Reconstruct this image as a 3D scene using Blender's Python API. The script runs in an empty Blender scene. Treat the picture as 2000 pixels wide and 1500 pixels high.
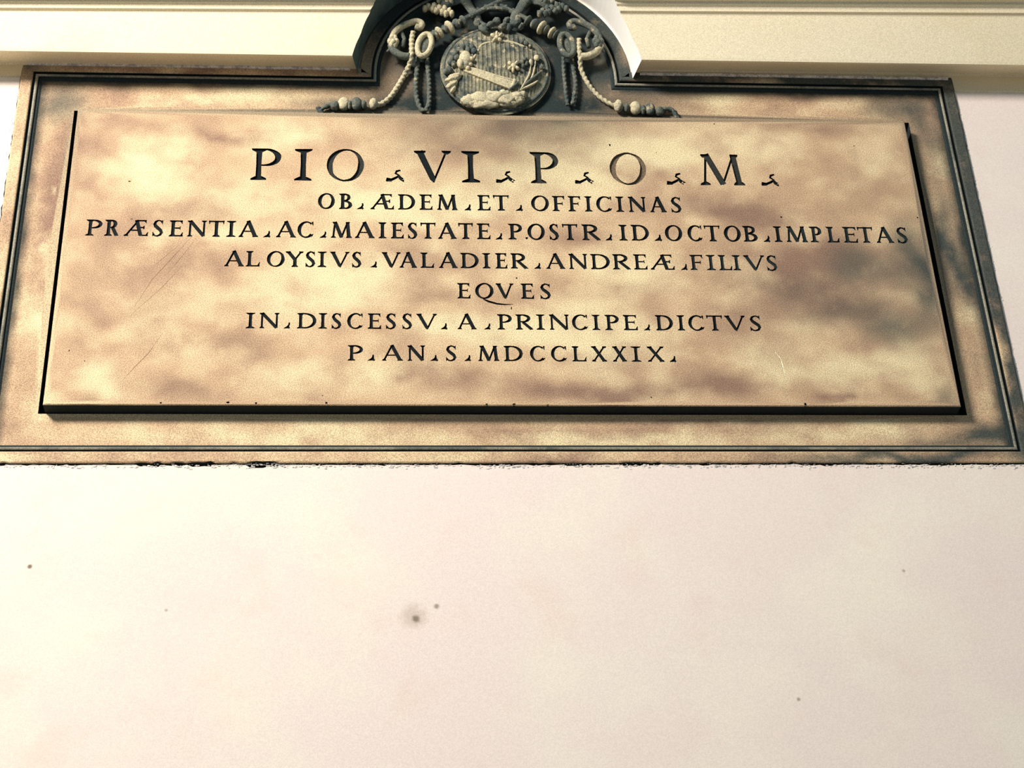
import bpy, bmesh, math, random
from mathutils import Vector, Matrix, noise
from mathutils.geometry import delaunay_2d_cdt
C = bpy.context.scene.collection
SC = bpy.context.scene

# ------------------------------------------------------------------ camera
F, YAW, PITCH, ROLL = 3429.3, .089194, 0.5477, -0.0436188
CAM = Vector((0, -3.2, 1.6))
FW = Vector((math.sin(YAW)*math.cos(PITCH), math.cos(YAW)*math.cos(PITCH), math.sin(PITCH)))
_r = Vector((math.cos(YAW), -math.sin(YAW), 0)); _u = _r.cross(FW)
RT = _r*math.cos(ROLL)+_u*math.sin(ROLL); UP = -_r*math.sin(ROLL)+_u*math.cos(ROLL)
cd = bpy.data.cameras.new('camera'); cam = bpy.data.objects.new('camera', cd); C.objects.link(cam)
cd.sensor_width = 36; cd.lens = F/2000*36
cam.matrix_world = Matrix(((RT.x, UP.x, -FW.x, CAM.x), (RT.y, UP.y, -FW.y, CAM.y), (RT.z, UP.z, -FW.z, CAM.z), (0, 0, 0, 1)))
SC.camera = cam

# ------------------------------------------------------------------ world, light, exposure
wd = bpy.data.worlds.new('overcast_sky'); SC.world = wd; wd.use_nodes = True
bg = wd.node_tree.nodes['Background']; bg.inputs[0].default_value = (0.42, 0.60, 0.68, 1); bg.inputs[1].default_value = 0.36
def area(name, loc, target, size, power, col):
    l = bpy.data.lights.new(name, 'AREA'); l.shape = 'RECTANGLE'; l.size, l.size_y = size; l.energy = power; l.color = col
    o = bpy.data.objects.new(name, l); C.objects.link(o); o.location = loc
    o.rotation_euler = (Vector(target)-Vector(loc)).to_track_quat('-Z', 'Y').to_euler(); return o
area('upper_left_key_light', (-2.7, -3.1, 6.0), (0.1, 0, 3.7), (1.0, 1.0), 360, (1.0, 0.93, 0.85))  # unseen area light added as upper-left key, for falloff across the wall
SC.view_settings.view_transform = 'Standard'; SC.view_settings.look = 'None'
SC.view_settings.gamma = 1; SC.view_settings.use_curve_mapping = False; SC.view_settings.exposure = .0

# ------------------------------------------------------------------ helpers
def W(px, py, Y=0.0):                       # a point of the photograph on the vertical plane y = Y
    d = FW*F + RT*(px-1000) + UP*(750-py)
    return CAM + d*((Y-CAM.y)/d.y)
def lin(*c):
    return tuple((v/255/12.92 if v/255 <= .04045 else ((v/255+.055)/1.055)**2.4) for v in c)
def link(name, me, mat, parent=None):
    o = bpy.data.objects.new(name, me); C.objects.link(o)
    if mat and not me.materials: me.materials.append(mat)
    if parent: o.parent = parent
    return o
def obj(name, bm, mat, parent=None, smooth=False):
    me = bpy.data.meshes.new(name)
    bmesh.ops.recalc_face_normals(bm, faces=bm.faces)
    bm.to_mesh(me); bm.free()
    if smooth:
        for p in me.polygons: p.use_smooth = True
    return link(name, me, mat, parent)
def raw(name, vs, fs, mat, parent=None, smooth=False, cols=None):
    me = bpy.data.meshes.new(name); me.from_pydata(vs, [], fs); me.update()
    if cols:
        a = me.color_attributes.new('Col', 'FLOAT_COLOR', 'POINT')
        for i, c in enumerate(cols): a.data[i].color = (*c, 1)
    if smooth:
        for p in me.polygons: p.use_smooth = True
    return link(name, me, mat, parent)

# ------------------------------------------------------------------ materials
def mat(name, base=None, attr=False, grain=.5, gscale=420, rough=.85, bump=.25, patch=None, spots=None, objcol=False):
    m = bpy.data.materials.new(name); m.use_nodes = True; nt = m.node_tree; n = nt.nodes; L = nt.links
    b = n['Principled BSDF']; b.inputs['Roughness'].default_value = rough
    b.inputs['Specular IOR Level'].default_value = .25
    tc = n.new('ShaderNodeNewGeometry')
    def nz(scale, det, rgh=.6):
        x = n.new('ShaderNodeTexNoise'); x.inputs['Scale'].default_value = scale; x.inputs['Detail'].default_value = det
        x.inputs['Roughness'].default_value = rgh; L.new(tc.outputs['Position'], x.inputs['Vector']); return x
    def mix(bt, fac, a, c):
        x = n.new('ShaderNodeMix'); x.data_type = 'RGBA'; x.blend_type = bt; x.clamp_result = False
        if isinstance(fac, float): x.inputs[0].default_value = fac
        else: L.new(fac, x.inputs[0])
        for s, v in ((6, a), (7, c)):
            if isinstance(v, tuple): x.inputs[s].default_value = (*v, 1)
            else: L.new(v, x.inputs[s])
        return x.outputs[2]
    def rng(val, a, c, d=0.0, e=1.0):
        x = n.new('ShaderNodeMapRange'); x.inputs[1].default_value = a; x.inputs[2].default_value = c
        x.inputs[3].default_value = d; x.inputs[4].default_value = e; x.interpolation_type = 'SMOOTHSTEP'
        L.new(val, x.inputs[0]); return x.outputs[0]
    if attr:
        a = n.new('ShaderNodeVertexColor'); a.layer_name = 'Col'; col = a.outputs[0]
    elif objcol:
        a = n.new('ShaderNodeObjectInfo'); col = a.outputs['Color']
    else:
        col = mix('MIX', .0, tuple(base), tuple(base))
    for (sc, lo, hi, c, amt) in (patch or []):
        f = rng(nz(sc, 5).outputs[0], lo, hi, .0, amt); col = mix('MIX', f, col, tuple(c))
    for (p, r, c, amt) in (spots or []):
        d = n.new('ShaderNodeVectorMath'); d.operation = 'DISTANCE'; L.new(tc.outputs['Position'], d.inputs[0]); d.inputs[1].default_value = p
        w = n.new('ShaderNodeMath'); w.operation = 'MULTIPLY_ADD'; L.new(nz(90, 3).outputs[0], w.inputs[0]); w.inputs[1].default_value = r*1.2; L.new(d.outputs['Value'], w.inputs[2])
        f = rng(w.outputs[0], r*1.0, r*2.3, amt, .0); col = mix('MIX', f, col, tuple(c))
    g = nz(gscale, 2, .8)
    f = rng(g.outputs[0], .3, .7, 1-grain, 1+grain*.75)
    cb = n.new('ShaderNodeCombineColor')
    g2 = nz(gscale*.8, 2, .8); L.new(f, cb.inputs[0])
    f2 = n.new('ShaderNodeMath'); f2.operation = 'MULTIPLY_ADD'; L.new(g2.outputs[0], f2.inputs[0]); f2.inputs[1].default_value = grain*.35; 
    f3 = n.new('ShaderNodeMath'); f3.operation = 'SUBTRACT'; L.new(f, f3.inputs[0]); f3.inputs[1].default_value = grain*.175; L.new(f3.outputs[0], f2.inputs[2])
    L.new(f2.outputs[0], cb.inputs[2]); L.new(f, cb.inputs[1])
    col = mix('MULTIPLY', 1.0, col, cb.outputs[0])
    L.new(col, b.inputs['Base Color'])
    bp = n.new('ShaderNodeBump'); bp.inputs['Strength'].default_value = bump; bp.inputs['Distance'].default_value = .002
    L.new(nz(160, 5, .7).outputs[0], bp.inputs['Height']); L.new(bp.outputs[0], b.inputs['Normal'])
    return m

CREAM, TAN, MAUVE, TEAL, NICHE, GAP_DARK = lin(248, 228, 182), lin(218, 184, 146), lin(158, 126, 106), lin(82, 86, 80), lin(44, 54, 53), lin(22, 32, 34)
wall_spots = [(tuple(W(808, 1203, .026)), .022, lin(216, 198, 184), .75), (tuple(W(812, 1209, .026)), .0065, lin(128, 116, 98), .85), (tuple(W(853, 1184, .026)), .005, lin(150, 138, 115), .8),
              (tuple(W(58, 1107, .026)), .004, lin(120, 100, 80), .9), (tuple(W(1560, 1366, .026)), .0035, lin(150, 120, 100), .7), (tuple(W(1765, 1115, .026)), .003, lin(170, 150, 130), .7),
              (tuple(W(325, 1192, .026)), .003, lin(180, 160, 140), .7)]
M = dict(
    wall=mat('pink_cream_plaster', lin(250, 234, 224), grain=.1, gscale=480, bump=.12,
             patch=[(2.2, .42, .68, lin(255, 246, 226), .75), (7, .5, .75, lin(247, 222, 208), .45)], spots=wall_spots),
    cornice=mat('cream_painted_plaster', lin(240, 226, 194), grain=.22, gscale=480, bump=.2,
                patch=[(3, .5, .75, lin(232, 214, 172), .6)]),
    crumb=mat('white_rough_plaster', lin(240, 232, 224), grain=.3, gscale=300, bump=.9, patch=[(60, .45, .62, lin(150, 150, 155), .6)]),
    stone=mat('stained_yellow_marble', attr=True, grain=.45, gscale=430, bump=.3, patch=[(13, .52, .8, lin(168, 134, 112), .4), (26, .55, .85, lin(236, 206, 160), .2)]),
    dark_stone=mat('dark_groove_stone', lin(44, 54, 54), grain=.4, gscale=300, bump=.4),  # grooves and tablet gap: dirt with their shade painted in; tiara dome too
    side=mat('dark_shaded_edge_stone', lin(34, 42, 42), grain=.4, gscale=300, bump=.4),  # edge and underside faces: shade and dirt painted as one dark tone
    bead=mat('darkened_bead_stone', lin(160, 154, 136), grain=.35, gscale=300, bump=.4, patch=[(9, .45, .65, lin(90, 96, 92), .8)]),
    relief=mat('weathered_relief_stone', lin(104, 108, 98), grain=.4, gscale=300, bump=.7, patch=[(28, .45, .62, lin(74, 86, 86), .8), (45, .56, .7, lin(206, 188, 150), .8)]),
    pale=mat('pale_relief_stone', lin(206, 194, 160), grain=.35, gscale=300, bump=.7, patch=[(38, .52, .68, lin(120, 124, 112), .8)]),  # paler tone of the relief stone with darker mottling
    reveal_shade=mat('shade_tinted_plaster', lin(92, 108, 104), grain=.35, gscale=300, bump=.5, patch=[(20, .5, .7, lin(60, 80, 82), .8)]),  # left reveal: the shade on this face is put into its colour
    reveal_lit=mat('lit_white_plaster', lin(252, 248, 240), grain=.05, gscale=480, bump=.15),  # right reveal: the light on this face is put into its colour
    shield=mat('carved_shield_stone', lin(138, 134, 112), grain=.4, gscale=300, bump=.7, patch=[(16, .45, .62, lin(58, 70, 72), .9), (45, .56, .7, lin(214, 196, 156), .8)]),
    letter=mat('black_letter_paint', objcol=True, grain=.45, gscale=350, bump=.3),
    floor=mat('pale_paving', lin(176, 168, 162), grain=.3, gscale=40, bump=.3),
)

# ------------------------------------------------------------------ stains of the marble (its own patches and some painted shade, fixed to the slab)
BL = [  # px, py, rx, ry, amount, kind   (C cream, M mauve brown, T grey green, N niche patina with shade painted in)
 (300,330,90,55,.8,'C'),(440,400,80,40,.5,'C'),(560,262,70,22,.9,'C'),(720,395,150,34,1,'C'),(900,400,160,34,1,'C'),(760,290,90,30,.5,'C'),(1190,290,140,40,.9,'C'),(1100,360,160,40,.8,'C'),
 (580,500,80,40,.5,'C'),(700,545,120,40,.9,'C'),(560,590,110,40,.7,'C'),(990,655,170,24,1.3,'C'),(1120,610,120,50,.7,'C'),(760,730,90,30,.9,'C'),(560,740,80,36,.7,'C'),(200,740,50,40,.8,'C'),
 (1310,300,80,34,.6,'C'),(1480,285,90,34,.7,'C'),(1240,520,90,34,.9,'C'),(1180,690,110,34,.7,'C'),(1640,725,110,34,.9,'C'),(1790,715,50,38,.7,'C'),(1500,700,50,40,.6,'C'),(300,620,60,60,.5,'C'),
 (1740,300,50,40,.4,'C'),(830,480,90,20,.5,'C'),(440,470,60,30,.4,'C'),(1000,520,60,24,.5,'C'),(900,650,60,24,.7,'C'),(1040,480,60,20,.4,'C'),
 (215,238,110,20,.6,'M'),(440,262,110,15,.9,'M'),(170,330,34,60,.6,'M'),(290,295,50,14,.5,'M'),(330,410,90,40,.6,'M'),(240,500,90,60,.5,'M'),(390,520,80,40,.4,'M'),(450,665,90,26,.5,'M'),
 (160,640,40,60,.5,'M'),(150,775,40,18,.8,'M'),(350,765,90,20,.7,'M'),(330,690,60,16,.3,'M'),(850,580,60,18,.5,'M'),(900,500,40,30,.3,'M'),(1150,470,80,16,.5,'M'),(1420,408,110,24,1,'M'),(1500,430,60,20,.5,'M'),
 (1570,500,130,40,1.1,'M'),(1250,760,110,20,.9,'M'),(1080,760,90,16,.7,'M'),(900,745,110,24,.7,'M'),(1420,760,80,26,.8,'M'),(1500,690,40,30,.5,'M'),(1640,780,45,10,1.2,'M'),(1420,620,60,60,.5,'M'),
 (1620,590,130,50,.9,'M'),(1300,450,60,14,.4,'M'),(1250,560,100,22,.3,'M'),(700,480,60,12,.25,'M'),(980,262,120,16,.45,'M'),(1560,250,150,12,.6,'M'),(1700,360,60,50,.4,'M'),
 (1690,520,70,34,.8,'T'),(1790,490,34,70,.9,'T'),(1820,590,24,50,.8,'T'),(1640,610,110,28,.6,'T'),(1770,650,60,30,.8,'T'),(1480,540,60,24,.3,'T'),(1855,770,20,34,.6,'T'),(1560,560,80,24,.4,'T'),
 # field strips and frame
 (100,190,40,40,.9,'T'),(200,185,80,20,.6,'M'),(330,180,60,16,.3,'M'),(500,190,150,14,.8,'C'),(640,190,60,16,.3,'M'),(110,280,30,60,.6,'M'),(96,420,30,70,1,'M'),(112,386,8,8,1.3,'C'),(98,480,12,14,1.2,'C'),  # first blot paints in the shade of the top-left corner
 (80,560,18,70,.6,'M'),(60,660,20,60,.6,'C'),(40,790,26,40,.8,'C'),(20,850,40,30,.3,'M'),(1400,190,70,14,.7,'C'),(1560,190,60,16,.6,'M'),(1650,195,60,12,.3,'C'),(1760,205,60,26,.9,'T'),(1810,260,26,60,.8,'T'),
 (1845,330,16,24,.7,'C'),(1856,470,26,90,1.2,'T'),(1880,560,24,40,.7,'T'),(1895,620,18,34,.7,'C'),(1905,700,22,24,.5,'T'),(1930,770,26,40,.5,'C'),(1915,740,20,16,.3,'M'),(1960,855,70,22,1.1,'T'),(1840,862,80,10,.6,'T'),
 (300,850,120,22,.4,'C'),(550,850,150,24,.9,'C'),(800,850,120,24,.5,'C'),(1050,840,120,16,.6,'M'),(1150,855,160,14,.9,'C'),(1380,835,120,16,.7,'M'),(1350,860,160,10,.6,'C'),(1600,850,90,20,.6,'C'),(1500,845,50,20,.5,'M'),
 (1750,845,100,18,.5,'C'),(40,890,100,12,.7,'C'),(300,890,80,10,.4,'C'),(900,892,120,10,.4,'C'),(1080,894,60,10,.8,'M'),(1500,896,80,10,.7,'M'),(1800,895,160,12,1.2,'T'),(1620,890,80,10,.5,'T'),
 (250,132,250,10,.7,'M'),(550,135,160,10,.6,'M'),(1400,150,200,14,1.3,'T'),(1700,158,170,14,1.4,'T'),(1890,330,22,220,1.2,'T'),(1965,640,24,240,1.7,'T'),(1870,200,20,60,.9,'T'),(60,128,34,12,1.0,'T'),  # tall right-hand strips also paint in the shadow beside the frame
 (20,420,30,80,.4,'M'),(22,560,20,60,.6,'C'),
 (730,110,30,60,.4,'M'),(770,40,40,50,1.2,'T'),(850,0,80,30,1.4,'T'),(1170,40,60,50,1.1,'T'),(1215,100,26,40,.8,'T'),(1222,150,16,14,.9,'M'),
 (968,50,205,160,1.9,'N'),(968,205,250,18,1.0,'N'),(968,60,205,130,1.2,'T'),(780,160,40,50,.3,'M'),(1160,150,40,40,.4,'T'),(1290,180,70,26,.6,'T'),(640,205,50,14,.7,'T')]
BW = []
for px, py, rx, ry, a, k in BL:
    c = W(px, py); dx = W(px+rx, py)-c; dz = W(px, py-ry)-c
    BW.append((c.x, c.z, 1/abs(dx.x), 1/abs(dz.z), a, k))
def stain(x, z, y=0.0):
    x *= 3.2/(3.2+y); z = 1.6+(z-1.6)*3.2/(3.2+y)
    n1 = noise.fractal(Vector((x*5, z*5, 0)), .8, 2.1, 5); n2 = noise.fractal(Vector((x*5, z*5, 9)), .8, 2.1, 5)
    n3 = noise.fractal(Vector((x*9, z*12, 21)), .7, 2.1, 5); n4 = noise.fractal(Vector((x*3, z*4, 40)), .8, 2.1, 4)
    x2, z2 = x+n1*.045, z+n2*.03
    v = {'C': 0., 'M': 0., 'T': 0., 'N': 0.}
    for cx, cz, ix, iz, a, k in BW:
        u = (x2-cx)*ix; w = (z2-cz)*iz; q = u*u+w*w
        if q < 6: v[k] += a*math.exp(-q*.9)
    c = max(0, min(1, v['C']*1.0+n3*.45)); m = max(0, min(1, v['M']*.95-n3*.4+max(0, n4)*.35)); t = max(0, min(1, v['T']*.9+n4*.18*(v['T'] > .15)))
    col = [TAN[i]+(CREAM[i]-TAN[i])*c for i in range(3)]
    col = [col[i]+(MAUVE[i]-col[i])*m*(1-.5*c) for i in range(3)]
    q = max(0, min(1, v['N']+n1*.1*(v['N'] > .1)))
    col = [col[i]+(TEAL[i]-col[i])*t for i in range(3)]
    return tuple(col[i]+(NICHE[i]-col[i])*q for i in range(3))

# ------------------------------------------------------------------ key dimensions (m)
TX0, TX1, TZ0, TZ1 = -.6970, 1.2615, 3.5060, 4.3058          # tablet front
IX0, IX1, IZ0, IZ1 = -.8150, 1.3830, 3.4066, 4.4371          # inner edge of the frame's outer band
AX, AZ, AR = .2821, 4.4480, .3006                             # arch
YT, YF, YFIELD, YB, YW = .0, .020, .033, .058, .026
def frame_path():
    P = [(IX0, IZ0), (IX1, IZ0), (IX1, IZ1), (AX+AR, IZ1)]
    P += [(AX+AR*math.cos(a), AZ+AR*math.sin(a)) for a in [math.pi*i/40 for i in range(41)]]
    P += [(AX-AR, IZ1), (IX0, IZ1)]
    return P
def subdivide(P, step):
    out = []
    for i, a in enumerate(P):
        b = P[(i+1) % len(P)]; d = math.hypot(b[0]-a[0], b[1]-a[1]); n = max(1, int(d/step))
        out += [(a[0]+(b[0]-a[0])*k/n, a[1]+(b[1]-a[1])*k/n) for k in range(n)]
    return out
def subdivide_open(P, step, gap):                             # like subdivide, but no extra points close to the corners
    out = []
    for i, a in enumerate(P):
        b = P[(i+1) % len(P)]; d = math.hypot(b[0]-a[0], b[1]-a[1]); n = max(1, int(d/step)); out.append(a)
        if n > 6: out += [(a[0]+(b[0]-a[0])*k/n, a[1]+(b[1]-a[1])*k/n) for k in range(1, n) if gap < d*k/n < d-gap]
    return out
def ccw(P):
    A = sum(P[i-1][0]*P[i][1]-P[i][0]*P[i-1][1] for i in range(len(P))); return P if A > 0 else P[::-1]
def offset(P, o):                                             # o > 0 outward of a counter-clockwise path
    out = []; n = len(P)
    for i in range(n):
        a, b, c = P[i-1], P[i], P[(i+1) % n]
        d1 = Vector((b[0]-a[0], b[1]-a[1])).normalized(); d2 = Vector((c[0]-b[0], c[1]-b[1])).normalized()
        n1 = Vector((d1.y, -d1.x)); n2 = Vector((d2.y, -d2.x)); m = (n1+n2); m = m/max(.25, m.dot(n1)) if m.length > 1e-6 else n1
        out.append((b[0]+m.x*o, b[1]+m.y*o))
    return out
random.seed(4)
PATH = subdivide_open(frame_path(), .012, .03)

# ------------------------------------------------------------------ the setting
OUT = .028
def wall():
    hole = offset(PATH, OUT-.004)
    jag = []
    for i, (x, z) in enumerate(offset(PATH, OUT+.0015)):
        j = noise.noise(Vector((x*60, z*60, 3)))*.0028+noise.noise(Vector((x*170, z*170, 8)))*.002
        if z < IZ0-.01:                                       # the torn plaster edge along the bottom
            j = j*1.5+.0008
            for (p0, p1, d) in ((483, 546, .0055), (262, 286, .003), (300, 316, .004), (335, 360, .003), (372, 412, .0035), (930, 1010, .002), (1215, 1275, .0035), (1105, 1135, .003), (1560, 1640, .0015)):
                if W(p0, 903).x < x < W(p1, 903).x: j += d
        k = .5 if x > IX1 else 1
        cx, cz = (x-.28), (z-3.9)
        nx, nz = (0, -1) if z < IZ0-.01 else ((-1, 0) if x < IX0 else ((1, 0) if x > IX1 else (0, 1)))
        jag.append((x+nx*j*k, z+nz*j*k))
    X0, X1, Z0, Z1 = -4.5, 5.5, 0, 6.2
    V = [Vector(p) for p in ((X0, Z0), (X1, Z0), (X1, Z1), (X0, Z1))]; E = [(0, 1), (1, 2), (2, 3), (3, 0)]
    n0 = len(V); V += [Vector(p) for p in jag]; E += [(n0+i, n0+(i+1) % len(jag)) for i in range(len(jag))]
    FA = [[0, 1, 2, 3], list(range(n0, n0+len(jag)))]
    v, e, f, ov, oe, of = delaunay_2d_cdt(V, E, FA, 0, 1e-7, True)
    vs = [(p.x, YW, p.y) for p in v]; fs = []
    for t, o in zip(f, of):
        if 1 in o or not o: continue
        a, b, c = (v[i] for i in t)
        fs.append(tuple(t) if (b-a).cross(c-a) > 0 else tuple(reversed(t)))
    # broken edge going back into the wall
    b0 = len(vs); vs += [(x, YW, z) for x, z in jag]+[(x, .06, z) for x, z in hole]; n = len(jag)
    fs += [(b0+i, b0+(i+1) % n, b0+n+(i+1) % n, b0+n+i) for i in range(n)]
    k = len(vs); vs += [(X0, .3, Z0), (X1, .3, Z0), (X1, .3, Z1), (X0, .3, Z1), (X0, YW, Z0), (X1, YW, Z0), (X1, YW, Z1), (X0, YW, Z1)]
    fs += [(k, k+3, k+2, k+1), (k, k+1, k+5, k+4), (k+3, k+7, k+6, k+2), (k, k+4, k+7, k+3), (k+1, k+2, k+6, k+5)]
    o = raw('wall_front', vs, fs, M['wall']); o['kind'] = 'structure'; o['label'] = 'pale pink and cream plastered wall with a torn edge round the plaque'
    # crumbs of torn plaster along the bottom edge
    bm = bmesh.new()
    for i in range(620):
        x = random.uniform(IX0-OUT-.004, IX1+OUT+.004); z = IZ0-OUT-.003-abs(random.gauss(0, .0035)); r = random.uniform(.0008, .0026)
        m = Matrix.Translation((x, YW+.0002, z)) @ Matrix.Diagonal((r*random.uniform(.8, 2.6), r*.7, r, 1))
        bmesh.ops.create_icosphere(bm, subdivisions=1, radius=1, matrix=m)
    for i in range(320):
        x = random.uniform(IX0-OUT-.004, IX1+OUT+.004) if i % 3 else W(random.uniform(440, 620), 900).x; r = random.uniform(.0008, .002)
        m = Matrix.Translation((x, YW+.001, IZ0-OUT+random.gauss(.0005, .0016))) @ Matrix.Diagonal((r*random.uniform(.8, 2.2), r, r, 1))
        bmesh.ops.create_icosphere(bm, subdivisions=1, radius=1, matrix=m)
    c = obj('plaster_crumb', bm, M['crumb'], o); c['kind'] = 'stuff'
    bm = bmesh.new()
    for i in range(150):
        z = random.uniform(3.4, 4.38); r = random.uniform(.0008, .0022)
        x = (IX0-OUT-.003-abs(random.gauss(0, .002))) if i % 2 else (IX1+OUT+.003+abs(random.gauss(0, .002)))
        m = Matrix.Translation((x, YW+.0002, z)) @ Matrix.Diagonal((r, r*.7, r*random.uniform(.8, 2.6), 1))
        bmesh.ops.create_icosphere(bm, subdivisions=1, radius=1, matrix=m)
    c = obj('plaster_crumb', bm, M['crumb'], o); c['kind'] = 'stuff'
    return o
WALL = wall()
o = raw('floor', [(-6, -8, 0), (7, -8, 0), (7, YW, 0), (-6, YW, 0), (-6, -8, -.1), (7, -8, -.1), (7, YW, -.1), (-6, YW, -.1)],
        [(0, 1, 2, 3), (7, 6, 5, 4), (0, 4, 5, 1), (1, 5, 6, 2), (2, 6, 7, 3), (3, 7, 4, 0)], M['floor'])
o['kind'] = 'structure'

# cornice: its profile runs from the wall out over the frame and up; cut round the arched head
PROF = [(YW+.002, 4.4222), (0.0215, 4.4223), (0.0208, 4.4304), (0.0208, 4.4606), (0.014, 4.4642), (-0.038, 4.4485), (-0.044, 4.4395), (-0.05, 4.4395), (-0.051, 4.4471), (-0.051, 4.5774), (-0.053, 4.5814), (-0.059, 4.5835), (-0.059, 4.5976), (-0.064, 4.6007), (-0.067, 4.6078), (-0.095, 4.6121), (-0.098, 4.6182), (-0.098, 4.7), (-0.11, 4.7102), (-0.14, 4.7307), (-0.16, 4.7612), (-0.16, 4.8521), (YW+.002, 4.8805)]
def notch(Y, Z):
    r = AR+.031; h = min(.999, max(0, (Z-AZ)/r)); k = min(1, max(0, (.02-Y)/.07))
    return max(.004, r*math.sqrt(1-h*h))+max(0, 4.508-Z)*.2*k
def tilt(x, y, z):                                            # the string of mouldings rises a little to the right
    return (x, y, z+(max(-1.6, min(1.6, x-.28)))*(.004+.1*(z-4.437)) if z > 4.431 else z)
def cornice(name, s, label):
    prof = []
    for a, b in zip(PROF, PROF[1:]):
        n = max(1, int(abs(b[1]-a[1])/.012)); prof += [(a[0]+(b[0]-a[0])*k/n, a[1]+(b[1]-a[1])*k/n) for k in range(n)]
    prof.append(PROF[-1])
    vs = []; fs = []; far = -4.4 if s < 0 else 5.4; edge = (IX0-OUT+.001) if s < 0 else (IX1+OUT-.001)
    TS_ = [0, .12, .25, .4, .55, .7, .85, 1, 1.001, 1.1, 1.3, 1.6, 2.2, 3, 4]; N = len(TS_)-1
    for (y, z) in prof:
        xe = AX+s*notch(y, z)
        for t in TS_:
            x = xe+(edge-xe)*t if t <= 1 else edge+(far-edge)*(t-1)/3
            zz = max(z, 4.454) if t <= 1 and y > .018 and z < 4.5 else z
            vs.append(tilt(x, y, zz))
    R = N+1
    for j in range(len(prof)-1):
        for i in range(N):
            q = (j*R+i, j*R+i+1, (j+1)*R+i+1, (j+1)*R+i); fs.append(q if s > 0 else q[::-1])
    o = raw(name, vs, fs, M['cornice']); o['kind'] = 'structure'; o['label'] = label
    # the return round the arch
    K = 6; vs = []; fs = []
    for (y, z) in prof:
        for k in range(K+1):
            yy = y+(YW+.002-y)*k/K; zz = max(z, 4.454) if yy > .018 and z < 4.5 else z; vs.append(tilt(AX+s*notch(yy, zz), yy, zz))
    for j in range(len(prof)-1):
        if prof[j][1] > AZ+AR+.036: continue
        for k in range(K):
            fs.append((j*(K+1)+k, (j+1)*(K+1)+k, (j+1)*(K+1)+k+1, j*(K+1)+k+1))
    q = raw('reveal', vs, fs, M['reveal_shade'] if s < 0 else M['reveal_lit'], o)
    q['label'] = 'left reveal beside the arch, its shade put into a dark grey-green colour' if s < 0 else 'right reveal beside the arch, its light put into a white colour'
    # lip of plaster pressed along the top of the frame
    pts = []; x = AX+s*(AR+.05); xe = IX0-OUT+.012 if s < 0 else IX1+OUT-.012
    n = 90; bm = bmesh.new(); ring = []
    for i in range(n+1):
        xx = x+(xe-x)*i/n; wv = noise.noise(Vector((xx*14, 0, 2)))*.0012+noise.noise(Vector((xx*80, 0, 5)))*.0005
        cz = 4.4575+wv; r = .0042+noise.noise(Vector((xx*30, 4, 0)))*.0008
        ring.append([bm.verts.new((xx, .019+r*math.cos(a), cz+r*math.sin(a))) for a in [math.pi*2*k/8 for k in range(8)]])
    for a, b in zip(ring, ring[1:]):
        for k in range(8): bm.faces.new((a[k], a[(k+1) % 8], b[(k+1) % 8], b[k]))
    obj('plaster_lip', bm, M['crumb'], o, True)
cornice('trim_1', -1, 'cream cornice left of the arched head')
cornice('trim_2', 1, 'cream cornice right of the arched head')

# ------------------------------------------------------------------ the plaque
def empty(name, loc, label, cat):
    o = bpy.data.objects.new(name, None); C.objects.link(o); o.empty_display_size = .1; o['label'] = label; o['category'] = cat
    ROOT[name] = Vector(loc); return o
ROOT = {}
plaque = empty('marble_plaque', (0, 0, 0), 'large stained yellow marble plaque with moulded frame and seven lines of incised Roman capitals', 'plaque')

def sweep(name, prof, m, jitter=0, matidx=None, mats=None):
    rings = [offset(PATH, o) for o, y in prof]; n = len(PATH); vs = []; cols = []
    for k, (o, y) in enumerate(prof):
        for i, (x, z) in enumerate(rings[k]):
            dx = dz = 0
            if jitter and o > OUT-.003:
                q = max(0, noise.noise(Vector((x*45, z*45, 1)))-.12)*jitter
                if z < IZ0:
                    for (p0, p1, d) in ((483, 546, .006), (262, 286, .003), (300, 316, .0045), (335, 360, .003), (372, 412, .004), (1215, 1275, .003)):
                        if W(p0, 903).x < x < W(p1, 903).x: q += d*(.7+.5*noise.noise(Vector((x*200, 0, 0))))
                    dz = q
                elif x < IX0: dx = q*.6
                elif x > IX1: dx = -q*.6
            vs.append((x+dx, y, z+dz)); cols.append(stain(x, z, YF))
    fs = []; mi = []
    for k in range(len(prof)-1):
        for i in range(n):
            fs.append((k*n+i, (k+1)*n+i, (k+1)*n+(i+1) % n, k*n+(i+1) % n)); mi.append(matidx[k] if matidx else 0)
    o = raw(name, vs, fs, None, plaque, False, cols)
    for x in (mats or [m]): o.data.materials.append(x)
    for p, i in zip(o.data.polygons, mi): p.material_index = i
    bm = bmesh.new(); bm.from_mesh(o.data); bmesh.ops.recalc_face_normals(bm, faces=bm.faces)
    up = sum(f.normal.y for f in bm.faces if f.calc_center_median().y < YF+.006)
    if up > 0: bmesh.ops.reverse_faces(bm, faces=bm.faces)
    bm.to_mesh(o.data); bm.free(); return o
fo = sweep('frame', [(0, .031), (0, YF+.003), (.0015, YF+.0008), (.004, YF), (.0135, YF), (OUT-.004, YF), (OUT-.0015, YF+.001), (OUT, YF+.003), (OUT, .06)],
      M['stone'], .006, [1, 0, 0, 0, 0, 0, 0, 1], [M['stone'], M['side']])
fo['label'] = 'flat outer band of the frame, stained'
bo = sweep('bead_moulding', [(.001, .0305), (-.0045, .0300), (-.0055, .0250), (-.0075, .0235), (-.0100, .0235), (-.0120, .0255), (-.0130, .0300), (-.0165, .0300), (-.0205, YFIELD-.0003), (-.0205, .045)],
      M['bead'], 0, [1, 1, 0, 0, 0, 1, 1, 1, 1], [M['bead'], M['dark_stone']])
bo['label'] = 'narrow dark rounded moulding inside the outer band'

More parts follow.
